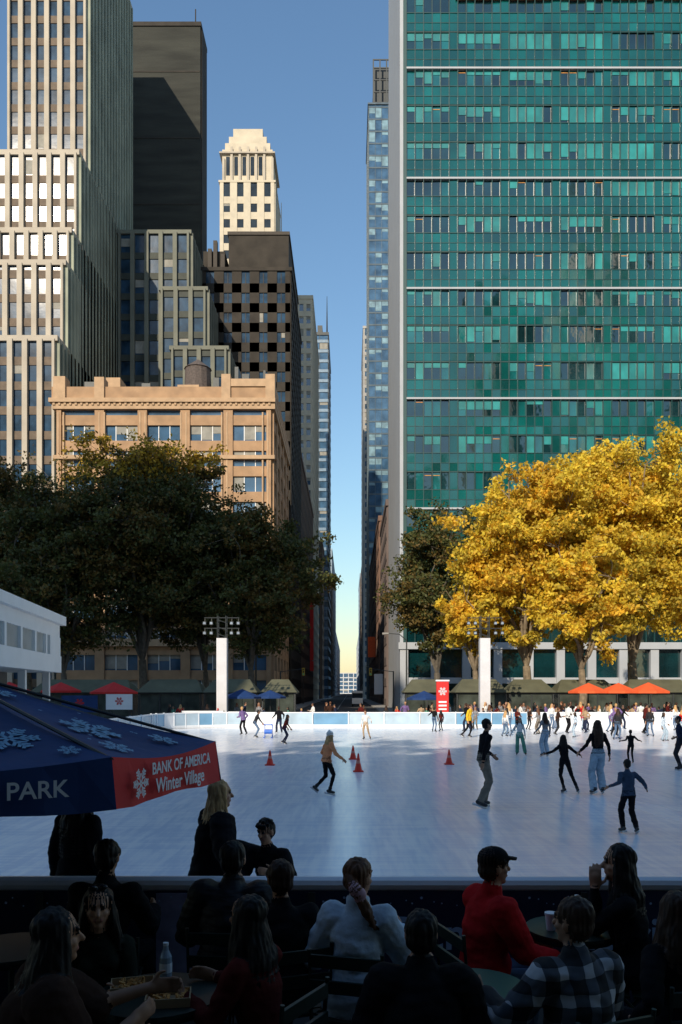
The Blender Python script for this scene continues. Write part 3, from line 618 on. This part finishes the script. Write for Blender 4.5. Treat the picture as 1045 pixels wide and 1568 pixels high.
# --- traffic cones
cone=M('cone_orange',(.75,.04,.02),.5,.05,4); cb=M('cone_band',(.7,.25,.2),.4)
for x,y,h in ((-2.65,27.3,.5),(.14,29.7,.5),(.28,25.1,.56),(3.38,27.6,.5)):
    b=MB(); b.box(-.16,.16,-.16,.16,0,.03,0); b.tube([(0,0,.03),(0,0,h*.45)],[.12,.075],0,16); b.tube([(0,0,h*.45),(0,0,h*.62)],[.075,.058],1,16); b.tube([(0,0,h*.62),(0,0,h)],[.058,.02],0,16); b.build('traffic_cone',[cone,cb],loc=(x,y,.003))
# --- seated & fence figures
def pr(*a,**k):
    k.setdefault('vox',.0075); k.setdefault('shoe',sBk); return person(*a,**k)
Zf=.15
pr('woman_at_barrier',(-1.14,6.72,0),-62,1.70,lean=.12,fem=True,skin=skA,top=cBk,bot=cBk,hair=hBl,style='vlong',bulk=.10,RH=(.62,-.02,1.10),LH=(-.05,.42,1.12),hy=-.2,skate=True,hem=.25)
pr('boy_at_barrier',(-.64,6.78,0),150,1.44,lean=.28,skin=skA,top=cBk,bot=cBk,hair=hBk,style='mop',bulk=.04,RH=(.1,.45,1.24),LH=(-.25,.35,1.24),hp=.15,skate=True)
pr('woman_in_black',(-2.26,6.75,0),-20,1.68,lean=.05,fem=True,skin=skA,top=cBk,bot=cBk,hair=hBk,style='vlong',bulk=.04,skate=True,hem=.25)
seats=[]
def seat(nm,x,y,yaw,H,**k): seats.append((x,y,yaw)); pr(nm,(x,y,Zf),yaw,H,sit=True,**k)
seat('seated_man',-1.62,5.35,-8,1.72,lean=.12,skin=skB,top=cBk,bot=cBk,hair=hBk,bulk=.04,LH=(-.2,.4,.8),RH=(.2,.4,.8))
seat('seated_man',-.76,5.2,-5,1.74,lean=.14,skin=skB,top=cQl,bot=cBk,hair=hBk,bulk=.10,LH=(-.25,.35,.75),RH=(.25,.35,.75))
seat('seated_man',-.38,4.85,20,1.68,lean=.2,skin=skB,top=cBk,bot=cBk,hair=hBr,bulk=.03,LH=(-.2,.4,.8),RH=(.2,.4,.8))
seat('seated_woman',.04,4.75,-15,1.72,lean=.08,fem=True,skin=skA,top=cDn,bot=cCh,hair=hAu,style='pony',bulk=.07,LH=(-.25,.3,.7),RH=(.2,.35,.85),hy=-.35,hem=.14)
seat('seated_man',.84,5.1,-72,1.72,lean=.10,skin=skA,top=cRd,bot=cJn,hair=hBr,hat='cap',hatm=cBk,bulk=.07,LH=(-.15,.42,.68),RH=(.2,.4,.66),hem=.14)
seat('seated_woman',1.80,5.15,75,1.74,lean=.14,fem=True,skin=skA,top=cBk,bot=cBk,hair=hBk,style='vlong',bulk=.02,LH=(-.04,.24,1.06),RH=(.15,.4,.78),hy=.1)
seat('seated_woman',1.74,4.25,10,1.62,lean=.1,fem=True,skin=skA,top=cBk,bot=cBk,hair=hBr,style='vlong',bulk=.03)
seat('seated_man',1.10,3.85,22,1.71,lean=.10,skin=skB,top=pl,bot=cCh,hair=hBr,bulk=.06,LH=(-.3,.40,.80),RH=(.25,.4,.7),hy=.35)
seat('seated_man',.34,3.75,0,1.66,lean=.18,skin=skB,top=cBk,bot=cBk,hair=hBk,bulk=.09,LH=(-.2,.35,.75),RH=(.2,.35,.75))
seat('seated_woman',-.42,4.05,62,1.67,lean=.16,fem=True,skin=skB,top=cMr,bot=cBk,hair=hBk,style='vlong',bulk=.02,LH=(-.15,.4,.8),RH=(.15,.42,.82))
seat('seated_woman',-1.38,4.5,-165,1.62,lean=.10,fem=True,skin=skA,top=cOl,bot=cBk,hair=hBk,style='long',LH=(-.1,.35,.8),RH=(.15,.35,.8),hp=.05,shades=True)
seat('seated_woman',-1.40,3.50,-62,1.78,lean=.22,fem=True,skin=skB,top=cBn,bot=cBk,hair=hBk,style='long',bulk=.10,short=True,LH=(-.12,.56,.88),RH=(.14,.42,.84))
# chairs
green_p=M('green_chair_paint',(.008,.02,.015),.45,.2,6)
def chair(x,y,yaw):
    b=MB(); s=.21
    for i in range(5): b.box(-s,s,-.2+i*.08,-.14+i*.08,.435,.45,0)
    for z in (.62,.76): b.box(-s,s,-.245,-.225,z,z+.07,0)
    for sx in (-s,s):
        b.tube([(sx,.22,0),(sx,-.2,.46),(sx,-.24,.86)],.012,0); b.tube([(sx*.9,-.24,0),(sx*.9,.2,.44)],.012,0)
    b.tube([(-s,.1,.12),(s,.1,.12)],.01,0)
    b.build('bistro_chair',[green_p],loc=(x,y,Zf),rz=math.radians(yaw))
for x,y,a in seats: chair(x,y,a)
def table(x,y,r=.3,m=green_p):
    b=MB(); b.tube([(0,0,.735),(0,0,.755)],r,0,28); b.tube([(0,0,.70),(0,0,.735)],[r*.93,r*.97],0,28); b.tube([(0,0,.05),(0,0,.72)],.02,0,8)
    for k in range(3): a=k*2.094; b.tube([(0,0,.2),(math.cos(a)*.26,math.sin(a)*.26,.012)],.014,0)
    b.build('bistro_table',[m],loc=(x,y,Zf))
table(-.98,4.18,.32); table(1.46,5.35,.3); table(.66,4.3,.27,M('green_table_paint',(.03,.10,.07),.4)); table(-2.05,4.95,.3)
card=M('cardboard',(.42,.28,.15),.8,.1,8); food=M('fried_food',(.55,.25,.06),.7,.5,40,.01,60)
def tray(x,y):
    b=MB(); b.box(-.11,.11,-.08,.08,0,.008,0)
    for a in (-.11,.104): b.box(a,a+.006,-.08,.08,.008,.045,0)
    for a in (-.08,.074): b.box(-.104,.104,a,a+.006,.008,.045,0)
    for i in range(26):
        px,py=R.uniform(-.085,.085),R.uniform(-.06,.06); an=R.random()*3; b.tube([(px,py,.02+R.random()*.015),(px+.03*math.cos(an),py+.03*math.sin(an),.03+R.random()*.02)],.008,1,5)
    b.build('food_tray',[card,food],loc=(x,y,Zf+.756),rz=R.uniform(-.4,.4))
tray(-.90,4.06); tray(-1.12,4.22)
pet=M('bottle_plastic',(.30,.37,.43),.1,.1,5)
def bottle(x,y):
    b=MB(); b.tube([(0,0,0),(0,0,.13),(0,0,.165),(0,0,.19)],[.032,.032,.016,.013],0,14); b.tube([(0,0,.19),(0,0,.205)],.015,1,12); b.tube([(0,0,.05),(0,0,.10)],.0335,1,14,False)
    b.build('water_bottle',[pet,wprint],loc=(x,y,Zf+.756),smooth=False)
bottle(-.98,4.36); bottle(1.50,5.38)
b=MB(); b.tube([(0,0,0),(0,0,.10)],[.028,.038],0,16); b.tube([(0,0,.10),(0,0,.112)],.041,0,16); b.build('paper_cup',[wprint],loc=(1.31,5.3,Zf+.756))
# ------------------------------------------------ BIG UMBRELLA
C=V((-2.81,5.5)); zr=2.1; apex=V((C.x,C.y,2.66)); P1=V((-1.28,4.4)); ang0=math.atan2(P1.y-C.y,P1.x-C.x); rad=(P1-C).length
vs=[C+V((math.cos(ang0+k*math.pi/4),math.sin(ang0+k*math.pi/4)))*rad for k in range(8)]
b=MB()
for k in range(8):
    a=vs[k];c=vs[(k+1)%8]; A=V((a.x,a.y,zr));Cc=V((c.x,c.y,zr)); n=8
    for i in range(n):
        for j in range(n):
            def pt(s,t):
                p=A.lerp(Cc,s).lerp(apex,t); p.z-=.10*math.sin(math.pi*t)*.6+.05*math.sin(math.pi*s)*(1-t); return p
            b.poly([pt(i/n,j/n),pt((i+1)/n,j/n),pt((i+1)/n,(j+1)/n),pt(i/n,(j+1)/n)],0)
    for i in range(n):
        def q(s,dz): p=A.lerp(Cc,s); o_=(V((p.x,p.y))-C).normalized(); p=p+V((o_.x,o_.y,0))*(.03+.012*math.sin(s*19+k) if dz else 0); p.z-=.05*math.sin(math.pi*s)+(dz*(1+.12*math.cos(s*6.28))); return p
        b.poly([q(i/n,0),q((i+1)/n,0),q((i+1)/n,.25),q(i/n,.25)],1 if k%2==0 else 0)
    b.tube([A-V((0,0,.015)),apex-V((0,0,.03))],.012,2)
b.tube([(C.x,C.y,.15),(C.x,C.y,2.75)],.025,2,10); b.tube([(C.x,C.y,.15),(C.x,C.y,.25)],[.3,.25],2,20)
umb=b.build('patio_umbrella',[blue,red,steel],smooth=False)
a=V((vs[0].x,vs[0].y,0));c=V((vs[1].x,vs[1].y,0)); u=(c-a).normalized(); n_=V((u.y,-u.x,0)); 
text('BANK OF AMERICA',.098,V((a.x,a.y,zr-.13))+u*.36+n_*.055,u,(0,0,1),wprint,umb); text('Winter Village',.12,V((a.x,a.y,zr-.24))+u*.40+n_*.06,u,(0,0,1),wprint,umb)
b=MB(); flake(b,V((a.x,a.y,zr-.165))+u*.22+n_*.058,u,(0,0,1),.085,0); b.build('snowflake_logo',[wprint],parent=umb)
a2=V((vs[7].x,vs[7].y,0)); u2=(a-a2).normalized(); n2=V((u2.y,-u2.x,0))
text('BRYANT PARK',.125,V((a.x,a.y,zr-.19))-u2*.24+n2*.06,u2,(0,0,1),wprint,umb,align='RIGHT')
b=MB()
flk=M('umbrella_print',(.20,.38,.54),.8,.1,3)
fl_=[(0,.5,.32,.19),(0,.22,.1,.1),(0,.75,.12,.1),(7,.75,.25,.16),(7,.5,.5,.13),(0,.5,.7,.1),(1,.5,.35,.14),(7,.9,.08,.06)]+[(R.choice([0,7,1]),R.uniform(.15,.85),R.uniform(.05,.6),.014) for _ in range(50)]
for k,s,t,r in fl_:
    A=V((vs[k].x,vs[k].y,zr));Cc=V((vs[(k+1)%8].x,vs[(k+1)%8].y,zr)); p=A.lerp(Cc,s).lerp(apex,t); p.z-=.06*math.sin(math.pi*t)+.05*math.sin(math.pi*s)*(1-t)
    uu=(Cc-A).normalized(); ww=(apex-A.lerp(Cc,s)); flake(b,p+V((0,0,.022)),uu,ww,r,0)
b.build('snowflake_print',[flk],parent=umb)
# ------------------------------------------------ white flat-roofed pavilion at left
A=V((-12.42,26.)); Bp=V((-14.3,40.)); Ln=(Bp-A).length; u=(Bp-A)/Ln; n=V((u.y,-u.x)); b=MB()
b.lbox(A,u,n,-.4,Ln+.3,-9,.35,5.72,6.15,0)
b.lbox(A,u,n,0,Ln,-8.6,0,4.2,5.1,1)
b.lbox(A,u,n,0,Ln+.02,-8.7,.10,5.1,5.715,0)
b.lbox(A,u,n,-.1,Ln+.1,-8.8,.16,3.4,4.2,0)
for t in (0,2.3,4.6,6.9,9.2,11.2): b.lbox(A,u,n,t,t+.28,-.1,.12,4.2,5.1,0)
b.lbox(A,u,n,12.0,Ln+.04,-2.2,.13,4.2,5.1,0)
for t in (.2,4.6,9.2,Ln-.5): b.lbox(A,u,n,t,t+.3,-.6,-.3,-.1,3.4,0); b.lbox(A,u,n,t,t+.3,-8.,-7.7,-.1,3.4,0)
b.lbox(A,u,n,.5,Ln-.6,-8.2,-2.2,-.1,3.4,2)
b.build('white_pavilion',[white,M('translucent_panel',(.36,.38,.36),.3,.15,1),M('recess_shade_wall',(.12,.12,.11),.8)])  # last material: shade of the recess below put into a dark wall colour
# small canopies
def parasol(x,y,z,r,m,name='cafe_umbrella'):
    b=MB(); n=8; ap=(0,0,z+r*.42)
    for k in range(n):
        a=2*math.pi*k/n; c=2*math.pi*(k+1)/n; p=(r*math.cos(a),r*math.sin(a),z); q=(r*math.cos(c),r*math.sin(c),z)
        b.poly([p,q,ap],0); b.poly([p,q,(q[0],q[1],z-.14),(p[0],p[1],z-.14)],0)
    b.tube([(0,0,0),(0,0,z+r*.42)],.03,1); b.build(name,[m,steel],loc=(x,y,0))
for x,y,z,r,m in ((-25,60,2.5,1.7,red),(-21.2,60,2.55,1.5,red),(-17.6,61,2.45,1.8,red),(17.6,60,2.5,1.5,orange),(19.8,60,2.5,1.5,orange),(22.0,60,2.5,1.6,orange),(-8.,61,2.1,1.4,blue),(5.6,61,2.0,1.3,blue),(-6,62,2.1,1.2,blue),(27,61,2.4,1.4,orange)): parasol(x,y,z,r,m)
# kiosks
olive=M('olive_canvas',(.10,.10,.06),.8,.2,1); kg=M('kiosk_glass',(.05,.06,.05),.15,.5,1)
def kiosk(x0,x1,y0):
    b=MB(); b.box(x0+.1,x1-.1,y0,y0+3,-.1,2.3,1)
    n=max(2,int((x1-x0)/1.5))
    for i in range(n+1): x=x0+(x1-x0)*i/n; b.box(x-.05,x+.05,y0-.06,y0+.05,-.1,2.35,2)
    b.box(x0-.1,x1+.1,y0-.1,y0+3.1,2.3,2.45,2); xm=(y0+1.5)
    b.poly([(x0-.2,y0-.3,2.42),(x1+.2,y0-.3,2.42),(x1-.6,xm,3.5),(x0+.6,xm,3.5)],0); b.poly([(x0-.2,y0+3.3,2.42),(x1+.2,y0+3.3,2.42),(x1-.6,xm,3.5),(x0+.6,xm,3.5)],0)
    for x,xt in ((x0-.2,x0+.6),(x1+.2,x1-.6)): b.poly([(x,y0-.3,2.42),(x,y0+3.3,2.42),(xt,xm,3.5)],0)
    b.build('market_kiosk',[olive,kg,steel])
for x0,x1,y in ((-17,-12,66),(-11.5,-7.5,65),(-7,-4.4,66),(4.6,8,66),(8.6,12.5,65),(13,16.5,66),(17.2,22,67),(22.6,28,66),(-26,-18,67)): kiosk(x0,x1,y)
def banner(x,y,w,z0,z1,m,t=None,nm='sponsor_banner',logo=None):
    b=MB(); b.box(x,x+w,y,y+.04,z0,z1,0); b.box(x-.04,x,y-.02,y+.06,0,z1+.05,1); b.box(x+w,x+w+.04,y-.02,y+.06,0,z1+.05,1)
    if logo: flake(b,(x+w*logo[0],y-.006,z0+(z1-z0)*.55),(1,0,0),(0,0,1),(z1-z0)*.26,2)
    o=b.build(nm,[m,steel,red])
    if t: text(t,(z1-z0)*.30,(x+w*.30,y-.01,z0+(z1-z0)*.38),(1,0,0),(0,0,1),t_m,o)
t_m=navy
banner(-11.6,56.5,2.9,.1,1.15,wprint,'Winter Village',logo=(.15,)); banner(-8.4,56.6,.9,.1,1.1,wprint,logo=(.5,)); banner(-17.3,58,1.9,1.2,2.3,wprint,logo=(.5,)); banner(-20.6,58.4,2.6,1.0,2.2,blue,logo=(.5,))
b=MB(); b.box(-.42,.42,-.15,.15,0,3.2,0); b.box(-.47,.47,-.2,.2,3.2,3.3,1); b.box(-.3,.3,-.16,-.152,.3,1.0,1)
for z in (1.2,1.45,1.7): b.box(-.28,.28,-.16,-.152,z,z+.12,1)
flake(b,(0,-.17,2.5),(1,0,0),(0,0,1),.28,1); b.build('information_totem',[red,wprint],loc=(6.5,56.9,0))
# lighting towers
fab=M('white_wrap_fabric',(.60,.60,.62),.7,.08,1,.03,2)
def ltower(x,y):
    b=MB(); b.box(-.36,.36,-.36,.36,0,6.3,0); b.box(-.5,.5,-.5,.5,0,.25,1)
    for sx in (-.3,.3):
        for sy in (-.3,.3): b.tube([(sx,sy,6.3),(sx,sy,7.9)],.04,1)
    for z in (6.6,7.1,7.6):
        b.tube([(-.3,-.3,z),(.3,-.3,z-.2)],.025,1); b.tube([(-.3,.3,z),(.3,.3,z-.2)],.025,1)
    for z in (7.0,7.75):
        b.tube([(-1.25,-.2,z),(1.25,-.2,z)],.035,1)
    for zz in (6.65,7.35):
        for i in range(6):
            if i in(2,3): continue
            xx=-1.2+i*.48; b.box(xx-.11,xx+.11,-.45,-.24,zz-.11,zz+.12,1); b.tube([(xx,-.46,zz),(xx,-.48,zz-.01)],.10,2,12); b.tube([(xx,-.3,zz),(xx,-.2,zz+.35)],.02,1,5)
    b.build('lighting_tower',[fab,steel,M('lamp_lens',(.35,.42,.5),.15)],loc=(x,y,0))
ltower(-9.1,58.5); ltower(9.7,58.5)
def slamp(x,y,s):
    b=MB(); b.tube([(0,0,-.2),(0,0,6),(0,0,8.2),(s*.8,0,8.9),(s*2.2,0,9.0)],[.12,.09,.07,.05,.04],0,8); b.tube([(s*2.0,0,8.98),(s*2.7,0,8.95)],[.1,.14],1,8); b.build('street_lamp',[steel,concrete],loc=(x,y,0))
slamp(-10.4,91,1); slamp(6.4,91,-1); slamp(7,210,-1); slamp(-9.6,170,1)
def tlight(x,y,s):
    b=MB(); b.tube([(0,0,-.2),(0,0,5.2)],.09,0,8); b.tube([(0,0,5.1),(s*3,0,5.5)],.05,0,6); b.box(s*3-.18,s*3+.18,-.18,.12,4.6,5.6,1)
    for k in range(3): b.tube([(s*3,-.19,4.8+k*.3),(s*3,-.23,4.8+k*.3)],.11,2+(k!=0),12)
    b.build('traffic_light',[steel,M('signal_yellow',(.5,.3,.02),.5),M('signal_green',(.03,.5,.25),.4),M('signal_dark',(.03,.01,.01),.4)],loc=(x,y,0))
tlight(-9.,107,1); tlight(5.8,107,-1)
b=MB(); b.box(-10.35,-9.4,215,215.3,8,26,0); b.build('vertical_sign',[red])
b=MB(); b.box(4.6,6.6,200,200.2,11,16,0); b.build('orange_street_banner',[orange])
b=MB(); b.box(4.9,6.6,160,160.2,2,6,0); b.build('street_banner',[wprint])
b=MB(); b.box(-1,1,0,4.2,.45,2.8,0); b.box(-.98,.98,-1.6,-.002,.45,1.5,0); b.poly([(-.95,-1.4,1.5),(.95,-1.4,1.5),(.9,-.01,2.4),(-.9,-.01,2.4)],1); b.box(-.97,.97,-1.0,-.01,1.5,2.35,1)
for x in (-1.,.75):
    for y in (-.9,3.1): b.tube([(x,y,.4),(x+.25,y,.4)],.4,2,16)
for x in (-.9,.6): b.box(x,x+.3,-1.63,-1.601,.8,1.0,3)
b.build('delivery_van',[white,glass,steel,wprint],loc=(1.5,150,-.14))
# ------------------------------------------------ light, sky, camera
az=math.radians(20); el=math.radians(28)
sd=V((-math.sin(az)*math.cos(el),-math.cos(az)*math.cos(el),math.sin(el)))
l=bpy.data.lights.new('sun','SUN'); l.energy=5.; l.angle=math.radians(.5); l.color=(1,.87,.70); lo=link(bpy.data.objects.new('sun',l)); lo.rotation_euler=(-sd).to_track_quat('-Z','Y').to_euler()
wd=bpy.data.worlds.new('World'); sc.world=wd; wd.use_nodes=True; N=wd.node_tree.nodes; s=N.new('ShaderNodeTexSky'); s.sky_type='NISHITA'; s.sun_disc=False; s.sun_elevation=el; s.sun_rotation=math.radians(200)
s.dust_density=.4; s.air_density=1.7; s.ozone_density=6.
bg=N['Background']; bg.inputs[1].default_value=.15; wd.node_tree.links.new(s.outputs[0],bg.inputs[0])
c=bpy.data.cameras.new('camera'); c.sensor_fit='HORIZONTAL'; c.sensor_width=24; c.lens=28.71; c.shift_x=-.012; c.shift_y=.264; c.clip_end=8000; c.clip_start=.05
co=link(bpy.data.objects.new('camera',c)); co.location=(0,0,2.45); co.rotation_euler=(math.pi/2,0,0); sc.camera=co
sc.view_settings.view_transform='Standard'; sc.view_settings.look='None'; sc.view_settings.exposure=0
